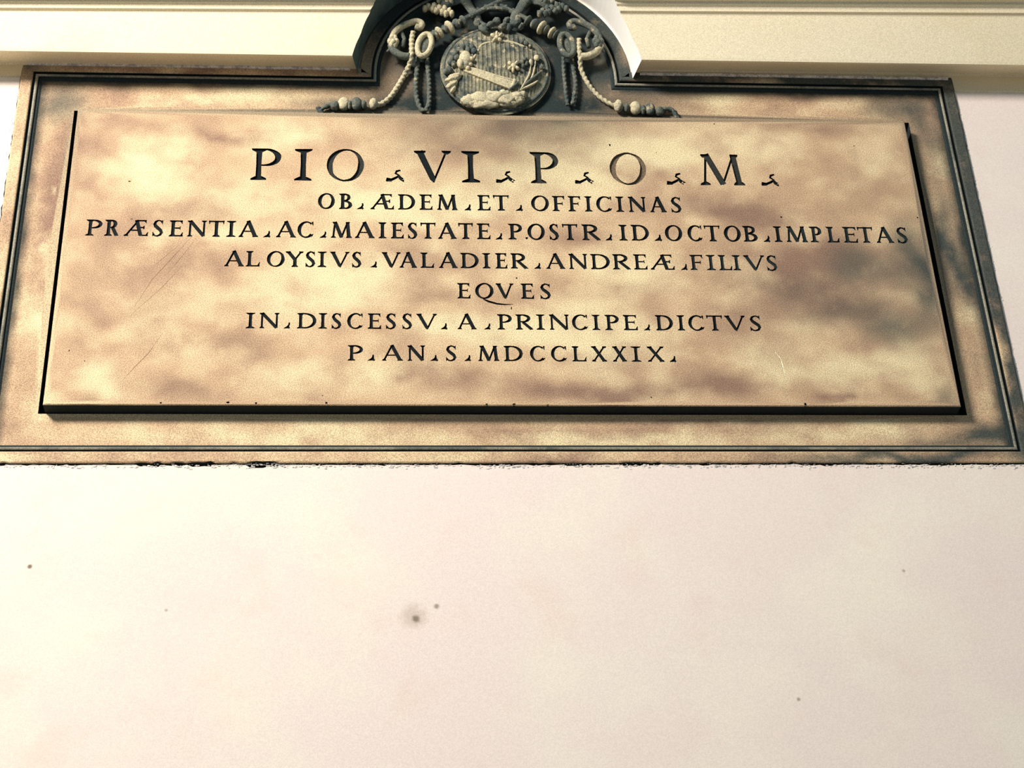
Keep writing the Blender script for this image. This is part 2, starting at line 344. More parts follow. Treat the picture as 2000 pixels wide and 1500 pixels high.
def field():                                                  # the slab behind: border round the tablet and niche of the arch
    inner = offset(PATH, -.018)
    g = (TX0-.0150, TX1+.0225, TZ0-.003, TZ1+.022)
    V = [Vector(p) for p in inner]; n = len(V); E = [(i, (i+1) % n) for i in range(n)]; FA = [list(range(n))]
    V += [Vector(p) for p in ((g[0], g[2]), (g[1], g[2]), (g[1], g[3]), (g[0], g[3]))]; E += [(n+i, n+(i+1) % 4) for i in range(4)]; FA.append([n, n+1, n+2, n+3])
    x = IX0
    while x < IX1:
        z = IZ0
        while z < AZ+AR:
            if not (g[0]-.01 < x < g[1]+.01 and g[2]-.01 < z < g[3]+.01): V.append(Vector((x+random.uniform(-.002, .002), z)))
            z += .014
        x += .014
    v, e, f, ov, oe, of = delaunay_2d_cdt(V, E, FA, 0, 1e-7, True)
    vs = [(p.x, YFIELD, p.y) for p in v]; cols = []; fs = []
    for p in v:                                               # dirt and corner shade painted along the inside of the moulding
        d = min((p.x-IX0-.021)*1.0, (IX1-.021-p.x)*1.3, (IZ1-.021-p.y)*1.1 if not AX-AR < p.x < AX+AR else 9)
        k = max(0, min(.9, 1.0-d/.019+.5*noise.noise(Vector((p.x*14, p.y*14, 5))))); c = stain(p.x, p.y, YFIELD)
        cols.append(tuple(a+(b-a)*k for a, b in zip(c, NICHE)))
    for t, o in zip(f, of):
        if 0 in o and 1 not in o:
            a, b, c = (v[i] for i in t); fs.append(tuple(t) if (b-a).cross(c-a) > 0 else tuple(reversed(t)))
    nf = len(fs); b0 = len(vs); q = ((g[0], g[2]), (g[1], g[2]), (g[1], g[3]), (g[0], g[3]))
    vs += [(x, YFIELD, z) for x, z in q]+[(x, .07, z) for x, z in q]; cols += [GAP_DARK]*8  # sunken gap round the tablet, coloured dark for its shade and dirt
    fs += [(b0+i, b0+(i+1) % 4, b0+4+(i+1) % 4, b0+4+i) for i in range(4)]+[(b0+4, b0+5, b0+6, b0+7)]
    o = raw('backing_slab', vs, fs, M['stone'], plaque, False, cols); o.data.materials.append(M['dark_stone'])
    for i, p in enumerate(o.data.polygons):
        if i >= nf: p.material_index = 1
    o['label'] = 'recessed marble border round the tablet and dark niche of the arch'
field()

# ------------------------------------------------------------------ incised lettering
TS, TT = .19, .09
def stroke(pts, wds):
    L, R = [], []
    for i, p in enumerate(pts):
        a = pts[max(0, i-1)]; b = pts[min(len(pts)-1, i+1)]; d = Vector((b[0]-a[0], b[1]-a[1])); d.normalize(); w = (wds[i] if isinstance(wds, (list, tuple)) else wds)/2
        L.append((p[0]-d.y*w, p[1]+d.x*w)); R.append((p[0]+d.y*w, p[1]-d.x*w))
    return L+R[::-1]
def serif(x, y, hw, T, up):
    s = 1 if up else -1
    return [(x-hw, y), (x+hw, y), (x+hw*.95, y+.055*s), (x+T/2+.01, y+.12*s), (x-T/2-.01, y+.12*s), (x-hw*.95, y+.055*s)]
def stem(x, T=TS, y0=0., y1=1., hw=None, top=True, bot=True):
    hw = hw or T/2+.1; o = [[(x-T/2, y0), (x+T/2, y0), (x+T*.43, .5), (x+T/2, y1), (x-T/2, y1), (x-T*.43, .5)]]
    if bot: o.append(serif(x, y0, hw, T, True))
    if top: o.append(serif(x, y1, hw, T, False))
    return o
def bowl(x0, x1, y0, y1, T=TS, t=TT):
    cy = (y0+y1)/2; ry = (y1-y0)/2-t/2; rx = x1-x0-T/2; pts, w = [(x0-.02, y1-t/2)], [t]
    fl = max(0, (x1-x0)*.25)
    for i in range(15):
        a = math.pi/2-math.pi*i/14; c = max(0, math.cos(a)); pts.append((x0+fl+(rx-fl)*c, cy+ry*math.sin(a))); w.append(t+(T-t)*c**1.5)
    pts.append((x0-.02, y0+t/2)); w.append(t); return [stroke(pts, w)]
def ring(x0, x1, a0=0., a1=360., T=TS, t=TT, y0=-.02, y1=1.02, tilt=-12):
    cx, cy = (x0+x1)/2, (y0+y1)/2; out = []
    def seg(b0, b1):
        n = max(5, int(abs(b1-b0)/12)); P, w = [], []
        for i in range(n+1):
            a = math.radians(b0+(b1-b0)*i/n); th = t+(T-t)*abs(math.cos(a-math.radians(tilt)))**1.6
            P.append((cx+((x1-x0)/2-th/2)*math.cos(a), cy+((y1-y0)/2-th/2)*math.sin(a))); w.append(th)
        out.append(stroke(P, w))
    if a1-a0 >= 359: seg(0, 183); seg(180, 363)
    else: seg(a0, a1)
    return out
def arm(x0, x1, y, up, t=TT, hk=.16):                         # horizontal arm with a beak
    s = 1 if up else -1
    return [[(x0, y-t/2), (x1, y-t/2), (x1, y+t/2), (x0, y+t/2)], [(x1-.03, y-s*t/2), (x1+.012, y+s*(hk)), (x1-.03, y+s*(hk*.95)), (x1-.13, y+s*t*.3)]]
def line(p, q, w): return [stroke([p, q], w)]
def glyph(ch, a, lg=False):
    T, t = (.155, .048) if lg else (TS, TT); x = T/2+.1; r = a-.02
    if ch == 'I': return stem(a/2, T, hw=a/2)
    if ch == 'P': return stem(x+.02, T, hw=x+.02)+bowl(x, a, .44, 1, T, t)
    if ch == 'R': return stem(x, T)+bowl(x, a*.86, .47, 1, T, t)+line((x+.2, .5), (a-.1, .03), T*.95)+[[(a-.22, 0), (a, 0), (a, .05), (a-.12, .12)]]
    if ch == 'B': return stem(x, T, top=True)+bowl(x, a*.88, .5, 1, T*.9, t)+bowl(x, a, 0, .54, T, t)
    if ch == 'D': return stem(x, T)+bowl(x, a, 0, 1, T, t)
    if ch == 'O': return ring(0, a, T=T, t=t)
    if ch == 'Q': return ring(0, a, T=T, t=t)+[stroke([(a*.42, -.02), (a*.7, -.18), (a*1.15, -.33), (a*1.6, -.37), (a*2.03, -.36)], [.06, .13, .11, .08, .03])]
    if ch == 'C': return ring(0, a*1.08, 48, 318, T=T, t=t)+[[(a*.86, .99), (a*.97, 1.0), (a*.97, .72), (a*.9, .80)], [(a*.84, .02), (a*.92, .1), (a, .24), (a*.9, .22)]]
    if ch == 'S':
        P = [(a*.86, .84), (a*.72, .95), (a*.5, .975), (a*.28, .9), (a*.2, .76), (a*.3, .62), (a*.52, .5), (a*.74, .38), (a*.84, .23), (a*.74, .09), (a*.5, .02), (a*.26, .04), (a*.12, .17)]
        return [stroke(P, [t, t, t*1.1, T*.7, T*.9, T, T*1.05, T, T*.9, T*.7, t*1.1, t, t])]+[[(a*.82, .99), (a*.92, 1.0), (a*.93, .72), (a*.85, .76)], [(a*.04, .28), (a*.12, .26), (a*.16, .02), (a*.05, 0)]]
    if ch == 'E': return stem(x, T)+arm(x, a*.93, 1-t/2, False, t, .18)+arm(x, a-.01, t/2, True, t, .22)+line((x, .52), (a*.78, .52), t)+[[(a*.74, .42), (a*.8, .40), (a*.8, .64), (a*.74, .62)]]
    if ch == 'F': return stem(x, T)+arm(x, a-.01, 1-t/2, False, t, .2)+line((x, .5), (a*.8, .5), t)+[[(a*.76, .40), (a*.83, .38), (a*.83, .62), (a*.76, .6)]]
    if ch == 'L': return stem(x, T)+arm(x, a-.01, t/2, True, t, .26)
    if ch == 'T': return stem(a/2, T, top=False)+line((.0, 1-t/2), (a, 1-t/2), t)+[[(0.0, 1.02), (.09, 1), (.07, .8), (.02, .78)], [(a, 1.02), (a-.09, 1), (a-.07, .8), (a-.02, .78)]]
    if ch in 'A':
        return line((a*.47, .97), (.09, .04), t*1.15)+line((a*.46, 1.02), (a-.13, .03), T*1.05)+line((a*.26, .36), (a*.72, .36), t*.9)+[serif(.1, 0, .12, t, True), serif(a-.13, 0, .15, T*.8, True)]
    if ch == 'V': return [stroke([(.12, .98), (a*.5, .1), (a*.535, -.02)], [T*1.05, T*.95, .03])]+line((a-.1, .98), (a*.53, .04), t*1.1)+[serif(.13, 1, .15, T*.8, False), serif(a-.1, 1, .12, t, False)]
    if ch == 'M':
        return line((a*.2, .97), (a*.12, .03), t*1.2)+line((a*.2, 1), (a*.52, .03), T)+line((a*.8, .98), (a*.51, .02), t*1.1)+line((a*.79, 1), (a*.87, .02), T)+[serif(a*.13, 0, .13, t, True), serif(a*.87, 0, .15, T, True), serif(a*.17, 1, .1, T*.5, False), serif(a*.82, 1, .1, T*.5, False)]
    if ch == 'N': return line((.13, .97), (.13, .03), t*1.2)+line((a-.12, .98), (a-.12, .02), t*1.2)+line((.12, .99), (a-.12, .03), T)+[serif(.13, 0, .13, t, True), serif(a-.12, 1, .13, t, False), serif(.1, 1, .11, t, False)]
    if ch == 'X': return line((.14, .98), (a-.15, .02), T)+line((a-.13, .98), (.12, .02), t*1.1)+[serif(.14, 1, .14, T*.8, False), serif(a-.12, 1, .12, t, False), serif(.12, 0, .12, t, True), serif(a-.15, 0, .14, T*.8, True)]
    if ch == 'Y': return line((.13, .98), (a*.52, .48), T)+line((a-.11, .98), (a*.54, .48), t*1.1)+[[(a*.53-T/2, .52), (a*.53+T/2, .52), (a*.53+T/2, 0), (a*.53-T/2, 0)], serif(a*.53, 0, .17, T, True), serif(.13, 1, .14, T*.8, False), serif(a-.11, 1, .12, t, False)]
    if ch == 'Æ':
        s = a*.58
        return line((s-.03, .97), (.09, .04), t*1.15)+line((s-.12, 1.0), (s+.12, .03), T)+line((a*.22, .36), (s+.0, .36), t)+arm(s-.12, a*.9, 1-t/2, False, t, .16)+arm(s+.05, a-.01, t/2, True, t, .22)+line((s, .53), (a*.8, .53), t)+[serif(.1, 0, .12, t, True), [(a*.77, .43), (a*.83, .42), (a*.83, .65), (a*.77, .63)]]
    if ch == ',':                                             # small triangular interpunct
        return [[(0, -.01), (.05, .06), (.18, .15), (.25, .25), (.27, .40), (.34, .38), (.35, .24), (a-.06, .14), (a, .05), (a-.06, -.03), (.25, .01)]]
    if ch == ';':                                             # large curled interpunct of the first line
        return [stroke([(.0, .07), (.12, .05), (.26, .13), (.32, .2), (.24, .26), (.27, .33), (.36, .36)], [.11, .08, .07, .06, .06, .07, .05]), stroke([(.3, .2), (.36, .1), (.46, .03), (a, .08)], [.06, .1, .1, .08]), [(.0, 0), (.14, 0), (.12, .1), (.02, .12)]]
    raise KeyError(ch)

LINES = [   # z baseline, (px height of a cap: top, bottom at its left / right end), glyphs with their left and right edge in the photograph
 (4.1031, (321, 291, 352), 'P490-549 I575-610 O638-711 ;754-787 V810-880 I901-937 ;968-998 P1035-1091 ;1121-1151 O1190-1261 ;1299-1328 M1362-1451 ;1482-1513', True),
 (4.0230, (394, 381, 411), 'O621-654 B662-688 ,697-711 Æ724-770 D777-811 E819-845 M853-893 ,906-920 E932-958 T963-994 ,1006-1021 O1037-1072 F1078-1103 F1109-1134 I1141-1156 C1164-1195 I1202-1218 N1227-1261 A1269-1300 S1309-1330', False),
 (3.9420, (450, 434, 465), 'P167-199 R204-232 Æ243-290 S297-319 E330-358 N366-403 T407-438 I442-461 A467-504 ,514-529 A540-578 C581-613 ,624-638 M646-687 A694-731 I739-755 E763-789 S796-815 T821-851 A856-891 T895-924 E931-958 ,967-981 P992-1020 O1030-1064 S1072-1091 T1098-1128 R1136-1172 ,1181-1195 I1208-1225 D1232-1267 ,1276-1292 O1298-1332 C1342-1371 T1375-1406 O1413-1446 B1450-1478 ,1488-1502 I1510-1526 M1533-1575 P1580-1604 L1613-1637 E1645-1673 T1674-1704 A1709-1742 S1749-1770', False),
 (3.8618, (510, 494, 524), 'A439-476 L480-508 O521-556 Y558-592 S596-616 I620-638 V645-682 S687-706 ,723-737 V746-782 A781-814 L821-848 A858-893 D899-935 I942-958 E967-991 R997-1031 ,1042-1056 A1067-1103 N1111-1147 D1153-1191 R1196-1231 E1237-1264 Æ1270-1317 ,1328-1342 F1347-1373 I1379-1397 L1403-1429 I1430-1446 V1453-1493 S1496-1517', False),
 (3.7803, (568, 553, 583), 'E893-919 Q928-964 V969-1003 E1017-1043 S1054-1076', False),
 (3.6989, (628, 613, 643), 'I480-498 N507-545 ,554-567 D580-618 I622-639 S647-667 C678-709 E718-745 S753-774 S785-805 V814-853 ,860-874 A894-930 ,945-958 P971-1000 R1007-1041 I1047-1064 N1073-1111 C1117-1148 I1156-1172 P1181-1209 E1217-1245 ,1256-1269 D1280-1314 I1322-1337 C1344-1375 T1380-1411 V1416-1455 S1463-1486', False),
 (3.6173, (690, 674, 704), 'P679-709 ,718-733 A747-786 N796-830 ,840-856 S870-892 ,906-920 M933-975 D984-1021 C1035-1065 C1076-1107 L1117-1145 X1155-1185 X1196-1224 I1232-1252 X1264-1297 ,1306-1320', False)]

def letters():
    V, E, FA, own = [], [], [], []; LT = []
    def addpoly(poly, lid):
        poly = ccw(poly); n0 = len(V); V.extend(Vector(p) for p in poly); n = len(poly)
        FA.append(list(range(n0, n0+n))); own.append(lid)
    addpoly([(TX0+.002, TZ0+.002), (TX1-.002, TZ0+.002), (TX1-.002, TZ1-.002), (TX0+.002, TZ1-.002)], -1)
    for zi, (py, top, bot), txt, lg in LINES:
        H = (W(1000, top).z-W(1000, bot).z)
        for w in txt.split():
            ch = w[0]; x0, x1 = (float(q) for q in w[1:].split('-')); xa, xb = W(x0, py).x, W(x1, py).x
            faded = {(4.1031, 638.): 1, (4.1031, 1190.): 3, (4.1031, 1035.): 1, (4.1031, 1362.): 1}.get((zi, x0), 0)
            if (zi == 3.9420 and x0 > 1525) or (zi == 3.8618 and x0 > 1340): faded = 2
            sz = H if ch not in ',;' else H*1.0
            LT.append([ch, faded, lg]); lid = len(LT)-1; jx = random.uniform(-.01, .01)
            for poly in glyph(ch, (xb-xa)/sz, lg):
                addpoly([(xa+u*sz+noise.noise(Vector((u*6, v*6, lid)))*sz*.012, zi+v*sz+noise.noise(Vector((u*6, v*6, lid+.5)))*sz*.012) for u, v in poly], lid)
    # chips, pits and hairline scratches in the face of the tablet
    def chip(px, py, r, n=7, sx=1, sy=1):
        c = W(px, py); LT.append(['chip', 0, False]); s = random.random()*6
        addpoly([(c.x+r*sx*math.cos(s+2*math.pi*i/n)*random.uniform(.6, 1.3), c.z+r*sy*math.sin(s+2*math.pi*i/n)*random.uniform(.6, 1.3)) for i in range(n)], len(LT)-1)
    for a in ((1029, 465, .0034), (1191, 283, .0028, 7, .7, 1.6), (1526, 424, .0028), (999, 602, .0026, 7, .6, 1.5), (1009, 543, .0022), (1792, 425, .0025), (314, 787, .0024), (445, 786, .003), (500, 787, .0026), (637, 787, .0032),
              (951, 790, .0032), (1004, 790, .0034), (1070, 791, .0022), (1573, 790, .003, 7, 1, 1.6), (630, 773, .0016, 6), (135, 685, .0016, 6, .7, 2), (165, 705, .0016), (253, 354, .0022, 6, 1.4, .7), (1282, 298, .0014), (1395, 242, .002),
              (257, 428, .0022, 6, 1.6, .5), (1668, 285, .0018), (1272, 776, .0018)): chip(*a)
    def scratch(pts, wd, kind):
        LT.append([kind, 0, False]); q = [W(*p) for p in pts]
        addpoly(stroke([(p.x, p.z) for p in q], [wd*.3]+[wd]*(len(q)-2)+[wd*.3]), len(LT)-1)
    for (p, wd) in ((((378, 458), (340, 500), (298, 545), (262, 600)), .0009), (((386, 462), (352, 505), (322, 540)), .0008), (((355, 520), (318, 560), (250, 620)), .0008),
                    (((318, 650), (290, 690), (262, 718), (240, 742)), .0009), (((368, 462), (330, 495), (300, 520)), .0007)): scratch(p, wd, 'scratch')
    scratch(((1513, 686), (1524, 700), (1530, 722), (1533, 740)), .0030, 'crack'); scratch(((1533, 742), (1536, 765), (1540, 785)), .0014, 'crack')
    nl = len(V)
    x = TX0+.013
    while x < TX1-.008:
        z = TZ0+.012
        while z < TZ1-.008:
            V.append(Vector((x+random.uniform(-.003, .003), z+random.uniform(-.003, .003)))); z += .0135
        x += .0135
    v, e, f, ov, oe, of = delaunay_2d_cdt(V, [], FA, 0, 1e-7, True)
    face = []; per = [[] for _ in LT]
    for t, o in zip(f, of):
        a, b, c = (v[i] for i in t)
        t = tuple(t) if (b-a).cross(c-a) > 0 else tuple(reversed(t))
        ids = {own[k] for k in o}-{-1}
        if ids: per[min(ids)].append(t)
        elif o: face.append(t)
    vs = [(p.x, YT, p.y) for p in v]; cols = [stain(p.x, p.y) for p in v]
    # chamfered rim and sides of the tablet
    rim = [(TX0, TX1, TZ0, TZ1)]; nf = len(face)
    q0 = [(TX0+.002, TZ0+.002), (TX1-.002, TZ0+.002), (TX1-.002, TZ1-.002), (TX0+.002, TZ1-.002)]; q1 = [(TX0, TZ0), (TX1, TZ0), (TX1, TZ1), (TX0, TZ1)]
    S = subdivide(q0, .015); n = len(S)
    def blow(p): return (p[0]-.002 if p[0] < TX0+.0021 else (p[0]+.002 if p[0] > TX1-.0021 else p[0]), p[1]-.002 if p[1] < TZ0+.0021 else (p[1]+.002 if p[1] > TZ1-.0021 else p[1]))
    b0 = len(vs); S1 = [blow(p) for p in S]
    vs += [(x, YT, z) for x, z in S]+[(x, YT+.0022, z) for x, z in S1]+[(x, YB, z) for x, z in S1]; cols += [stain(x, z) for x, z in S]+[stain(x, z) for x, z in S1]*2
    for k in (0, 1):
        for i in range(n):
            face.append((b0+(k+1)*n+i, b0+(k+1)*n+(i+1) % n, b0+k*n+(i+1) % n, b0+k*n+i))
    tab = raw('tablet', vs, face, M['stone'], plaque, False, cols); tab['label'] = 'raised inscribed tablet of cream and brown mottled marble'
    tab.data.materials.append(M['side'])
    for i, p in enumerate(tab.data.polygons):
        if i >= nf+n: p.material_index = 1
    INK = {0: lin(13, 23, 27), 1: lin(52, 54, 50), 2: lin(34, 46, 48), 3: lin(120, 104, 84)}
    for (ch, fd, lg), tr in zip(LT, per):
        if not tr: continue
        dep = {'chip': .003, 'scratch': .0008, 'crack': .0012}.get(ch, .0048 if lg else .0034)
        used = {}; V2 = []; cnt = {}
        for t in tr:
            for i in t:
                if i not in used: used[i] = len(V2); V2.append((v[i].x, YT+dep, v[i].y))
            for a, b in ((t[0], t[1]), (t[1], t[2]), (t[2], t[0])): cnt[(a, b)] = 1
        F2 = [tuple(used[i] for i in t) for t in tr]; top = {}
        for (a, b) in cnt:
            if (b, a) in cnt: continue
            for i in (a, b):
                if i not in top: top[i] = len(V2); V2.append((v[i].x, YT, v[i].y))
            F2.append((used[b], used[a], top[a], top[b]))
        nm = {',': 'interpunct', ';': 'interpunct', 'chip': 'chip', 'scratch': 'scratch', 'crack': 'crack'}.get(ch, 'letter')
        me = bpy.data.meshes.new(nm); me.from_pydata(V2, [], F2); me.update()
        o = link(nm, me, M['letter'], tab); o.color = (*INK[fd], 1)
        if ch == 'scratch': o.color = (*lin(190, 158, 128), 1)
        if ch == 'crack': o.color = (*lin(250, 240, 205), 1)
        if fd == 3: o['label'] = 'large letter O with worn brownish paint'
letters()

# ------------------------------------------------------------------ carved coat of arms in the arched head
arms = empty('carved_coat_of_arms', (0, 0, 0), 'carved stone coat of arms with oval shield and crossed keys in the arched niche', 'relief')
def tube(bm, P, R, n=10, closed=False, twist=0, tw_amp=.32, cap=True):
    P = [Vector(p) for p in P]; m = len(P); R = R if isinstance(R, (list, tuple)) else [R]*m; rings = []; ph = 0
    up = Vector((0, 1, 0))
    for i, p in enumerate(P):
        a = P[i-1] if (i or closed) else P[0]; b = P[(i+1) % m] if (i < m-1 or closed) else P[-1]; d = (b-a).normalized()
        s = d.cross(up).normalized(); t = s.cross(d).normalized()
        if i: ph += twist*(p-P[i-1]).length
        ring = []
        for k in range(n):
            an = 2*math.pi*k/n; r = R[i]*(1-tw_amp+tw_amp*abs(math.cos(an+ph))*1.3) if twist else R[i]
            ring.append(bm.verts.new(p+s*math.cos(an)*r+t*math.sin(an)*r))
        rings.append(ring)
    for i in range(m if closed else m-1):
        a, b = rings[i], rings[(i+1) % m]
        for k in range(n): bm.faces.new((a[k], a[(k+1) % n], b[(k+1) % n], b[k]))
    if not closed and cap: bm.faces.new(rings[0]); bm.faces.new(rings[-1][::-1])
def smooth_path(P, n=8):
    out = []; P = [Vector(p) for p in P]
    for i in range(len(P)-1):
        p0, p1, p2, p3 = P[max(0, i-1)], P[i], P[i+1], P[min(len(P)-1, i+2)]
        for k in range(n):
            t = k/n; out.append(.5*((2*p1)+(-p0+p2)*t+(2*p0-5*p1+4*p2-p3)*t*t+(-p0+3*p1-3*p2+p3)*t**3))
    out.append(P[-1]); return out
def resample(P, step):
    out = [P[0]]; acc = 0
    for a, b in zip(P, P[1:]):
        d = (b-a).length
        while acc+d >= step:
            t = (step-acc)/d; a = a+(b-a)*t; out.append(a); d = (b-a).length; acc = 0
        acc += d
    return out
def wp(L, Y): return [W(p[0], p[1], p[2] if len(p) > 2 else Y) for p in L]
def blob(bm, px, py, Y, rx, ry, rd, rot=0, lump=0, sub=2, seed=0):     # radii in photo px (x, y) and m (depth)
    c = W(px, py, Y); sx = (W(px+1, py, Y)-c).x; sz = (W(px, py-1, Y)-c).z
    r = bmesh.ops.create_icosphere(bm, subdivisions=sub, radius=1)
    cr, sr = math.cos(math.radians(rot)), math.sin(math.radians(rot))
    for v in r['verts']:
        k = 1+lump*noise.noise(v.co*2.2+Vector((seed, seed*2, 0))); x, y, z = v.co.x*rx*k, v.co.y*rd*k, v.co.z*ry*k
        v.co = (c.x+(x*cr-z*sr)*sx, c.y+y, c.z+(x*sr+z*cr)*sz)
def disc(bm, px, py, Y, r, thick, axis, n=14):                # turned collar of radius r (m) whose axis lies along 'axis' (photo px direction)
    c = W(px, py, Y); d = (W(px+axis[0]*10, py+axis[1]*10, Y)-c).normalized()
    tube(bm, [c-d*thick*1.0, c-d*thick*.7, c-d*thick*.2, c+d*thick*.2, c+d*thick*.7, c+d*thick], [r*.55, r*.85, r, r, r*.85, r*.55], n)

Y0 = YFIELD
# --- shield
SCX, SCY, SRX, SRY = 968, 138, 108, 84
def shield():
    c = W(SCX, SCY, Y0-.012); ax = W(SCX+SRX, SCY, Y0-.012)-c; az = W(SCX, SCY-SRY, Y0-.012)-c
    rx, rz = abs(ax.x), abs(az.z); NU, NV = 190, 64; vs, fs, idx = [], [], {}
    for i in range(NU+1):                                     # columns of the oval, denser across than along the hatching
        u = -math.cos(math.pi*i/NU) if False else -1+2*i/NU; hv = math.sqrt(max(1e-5, 1-u*u))
        for j in range(NV+1):
            w = -1+2*j/NV; v = w*hv; r = math.hypot(u, v); y = Y0-.034*math.sqrt(max(0, 1-(r*.93)**2))
            per = .0112 if v > -.1-.28*u else .0088
            g = max(0, math.cos(u*rx*2*math.pi/per)); y -= .0024*g*max(0, min(1, (.88-r)/.05))
            y += .0016*noise.noise(Vector((u*9, v*9, 0)))*max(0, min(1, (.9-r)/.05))
            vs.append((c.x+u*rx, y, c.z+v*rz))
    for i in range(NU):
        for j in range(NV): a = i*(NV+1)+j; fs.append((a, a+NV+1, a+NV+2, a+1))
    rim = [i*(NV+1) for i in range(NU+1)]+[i*(NV+1)+NV for i in range(NU, -1, -1)]
    b0 = len(vs); vs += [(vs[k][0], YFIELD+.003, vs[k][2]) for k in rim]; n = len(rim)
    fs += [(rim[k], rim[(k+1) % n], b0+(k+1) % n, b0+k) for k in range(n)]
    return raw('oval_shield', vs, fs, M['shield'], arms, True), c, rx, rz
sh, sc, srx, srz = shield()
sh['label'] = 'domed oval shield with hatched ground'
def sy(px, py):                                               # height of the dome under a photo point
    u, v = (px-SCX)/SRX, (py-SCY)/SRY; return Y0-.034*math.sqrt(max(0, 1-(.93*.93)*(u*u+v*v)))
def SP(L, d=.002): return [W(x, y, sy(x, y)-d) for x, y in L]
bm = bmesh.new()
P = []
for k in range(72):
    a = 2*math.pi*k/72; P.append((sc.x+srx*.93*math.cos(a), Y0-.0155, sc.z+srz*.93*math.sin(a)))
tube(bm, P, .0042, 8, closed=True); obj('rim', bm, M['relief'], sh, True)
for L, r in ((((905, 129), (940, 139), (975, 150), (1006, 158)), .0034), (((912, 138), (945, 152), (975, 164), (998, 174)), .0028), (((1006, 156), (1000, 172)), .005)):
    bm = bmesh.new(); tube(bm, resample(smooth_path(SP(L), 6), .004), r, 8); obj('diagonal_bar', bm, M['pale'], sh, True)
vs, fs = [], []
for i in range(13):                                           # broad band of breath between the two bars
    t = i/12
    for j in range(6):
        w = j/5; x = 905+101*t+(w*-8)*t; y = (129+29*t)*(1-w)+(138+36*t)*w; g = .0012*(j % 2); vs.append(tuple(W(x, y, sy(x, y)-.0034-g)))
n = len(vs); vs += [(a, b+.005, c) for a, b, c in vs]
fs = [(i*6+j, (i+1)*6+j, (i+1)*6+j+1, i*6+j+1) for i in range(12) for j in range(5)]
rim_ = list(range(0, 6))+[i*6+5 for i in range(1, 13)]+list(range(76, 71, -1))+[i*6 for i in range(11, 0, -1)]
fs += [(rim_[k], rim_[(k+1) % len(rim_)], n+rim_[(k+1) % len(rim_)], n+rim_[k]) for k in range(len(rim_))]
raw('breath_band', vs, fs, M['pale'], sh)
bm = bmesh.new(); tube(bm, smooth_path(SP(((936, 94), (945, 86), (970, 82), (1000, 83), (1024, 92))), 8), .0032, 8); tube(bm, smooth_path(SP(((936, 96), (926, 112), (916, 126))), 6), .003, 8)
obj('upper_band', bm, M['pale'], sh, True)
def head():
    bm = bmesh.new()
    blob(bm, 909, 117, sy(909, 117)-.006, 13, 17, .013, 0, .05, 3)     # skull and face in profile to the right
    blob(bm, 900, 124, sy(900, 124)-.010, 8, 9, .010, 0, .1, 2, 3)     # puffed cheek
    blob(bm, 921, 115, sy(921, 115)-.010, 4.5, 4, .006, -25, 0, 2)     # nose
    blob(bm, 919, 126, sy(919, 126)-.008, 5, 3, .005, 10, 0, 2)        # blowing lips
    blob(bm, 914, 133, sy(914, 133)-.006, 5, 4, .006, 0, 0, 2)         # chin
    o = obj('cherub_head', bm, M['pale'], sh, True)
    bm = bmesh.new()
    for i, (x, y) in enumerate(((896, 98), (904, 92), (913, 89), (922, 92), (926, 100), (889, 106), (883, 115), (886, 126), (878, 136), (872, 140), (892, 113), (902, 101), (914, 98), (880, 122))):
        blob(bm, x, y, sy(x, y)-.006, 6.5, 5.5, .008, i*40, .25, 2, i)
    obj('cherub_hair', bm, M['relief'], sh, True)
    return o
head()
for i in range(6):                                            # wing of the wind head
    bm = bmesh.new(); x0, y0 = 899-i*2.2, 146+i*4.6
    L = (17, 20, 15, 17, 12, 10)[i]; blob(bm, x0-L+7, y0+(2, 3, 2, 5, 4, 6)[i], sy(x0-12, y0+4)-.006-.002*(i % 2), L*.8, 3.9, .006, (8, 16, 22, 28, 38, 48)[i], .3, 3, i*3); obj('feather', bm, M['pale'], sh, True)
bm = bmesh.new()
for i, (x, y, a, b) in enumerate(((918, 196, 18, 10), (940, 192, 22, 12), (965, 190, 24, 11), (988, 194, 22, 12), (950, 203, 30, 9), (1008, 190, 16, 9), (985, 184, 12, 6), (1012, 196, 12, 7), (925, 204, 18, 6), (1020, 186, 8, 6), (996, 203, 16, 6))):
    blob(bm, x, y, sy(x, y)-.003, a, b, .011, 0, .35, 3, i*1.7)
obj('ground_mound', bm, M['pale'], sh, True)
def plantp(name, paths, blobs, m):
    bm = bmesh.new()
    for L, r in paths:
        Q = resample(smooth_path(SP(L, .005), 6), .003); tube(bm, Q, [r*(.5+.5*math.sin(math.pi*(i+.6)/(len(Q)+.2))) for i in range(len(Q))], 8)
    for i, (x, y, a, b, rot) in enumerate(blobs): blob(bm, x, y, sy(x, y)-.007, a, b, .006, rot, .15, 2, i)
    obj(name, bm, m, sh, True)
plantp('lily_stem', [(((1016, 176), (1026, 160), (1034, 144), (1037, 126)), .0028), (((1020, 170), (1036, 156), (1043, 138), (1046, 118)), .0026)], [(1048, 113, 6, 6, 0), (1037, 122, 4, 6, 10)], M['pale'])
plantp('lily_leaf', [(((1016, 176), (1038, 166), (1052, 157)), .0036)], [], M['pale'])
plantp('lily_leaf', [(((1022, 168), (1042, 152), (1060, 137)), .004)], [(1058, 131, 5, 4, 30)], M['relief'])
plantp('lily_leaf', [(((994, 176), (1006, 166), (1014, 158)), .003)], [], M['relief'])
plantp('blossom', [], [(1003, 129, 6, 6, 0), (996, 124, 5, 3.4, -30), (1009, 123, 5, 3.2, 35), (1002, 137, 3.2, 5, 0), (1010, 133, 5, 3, -30), (996, 133, 5, 3, 30)], M['pale'])
plantp('blossom', [], [(1025, 116, 6, 4, 20), (1019, 121, 5, 4, -20), (1029, 124, 5, 3.4, 60), (1022, 129, 4, 4, 0)], M['relief'])
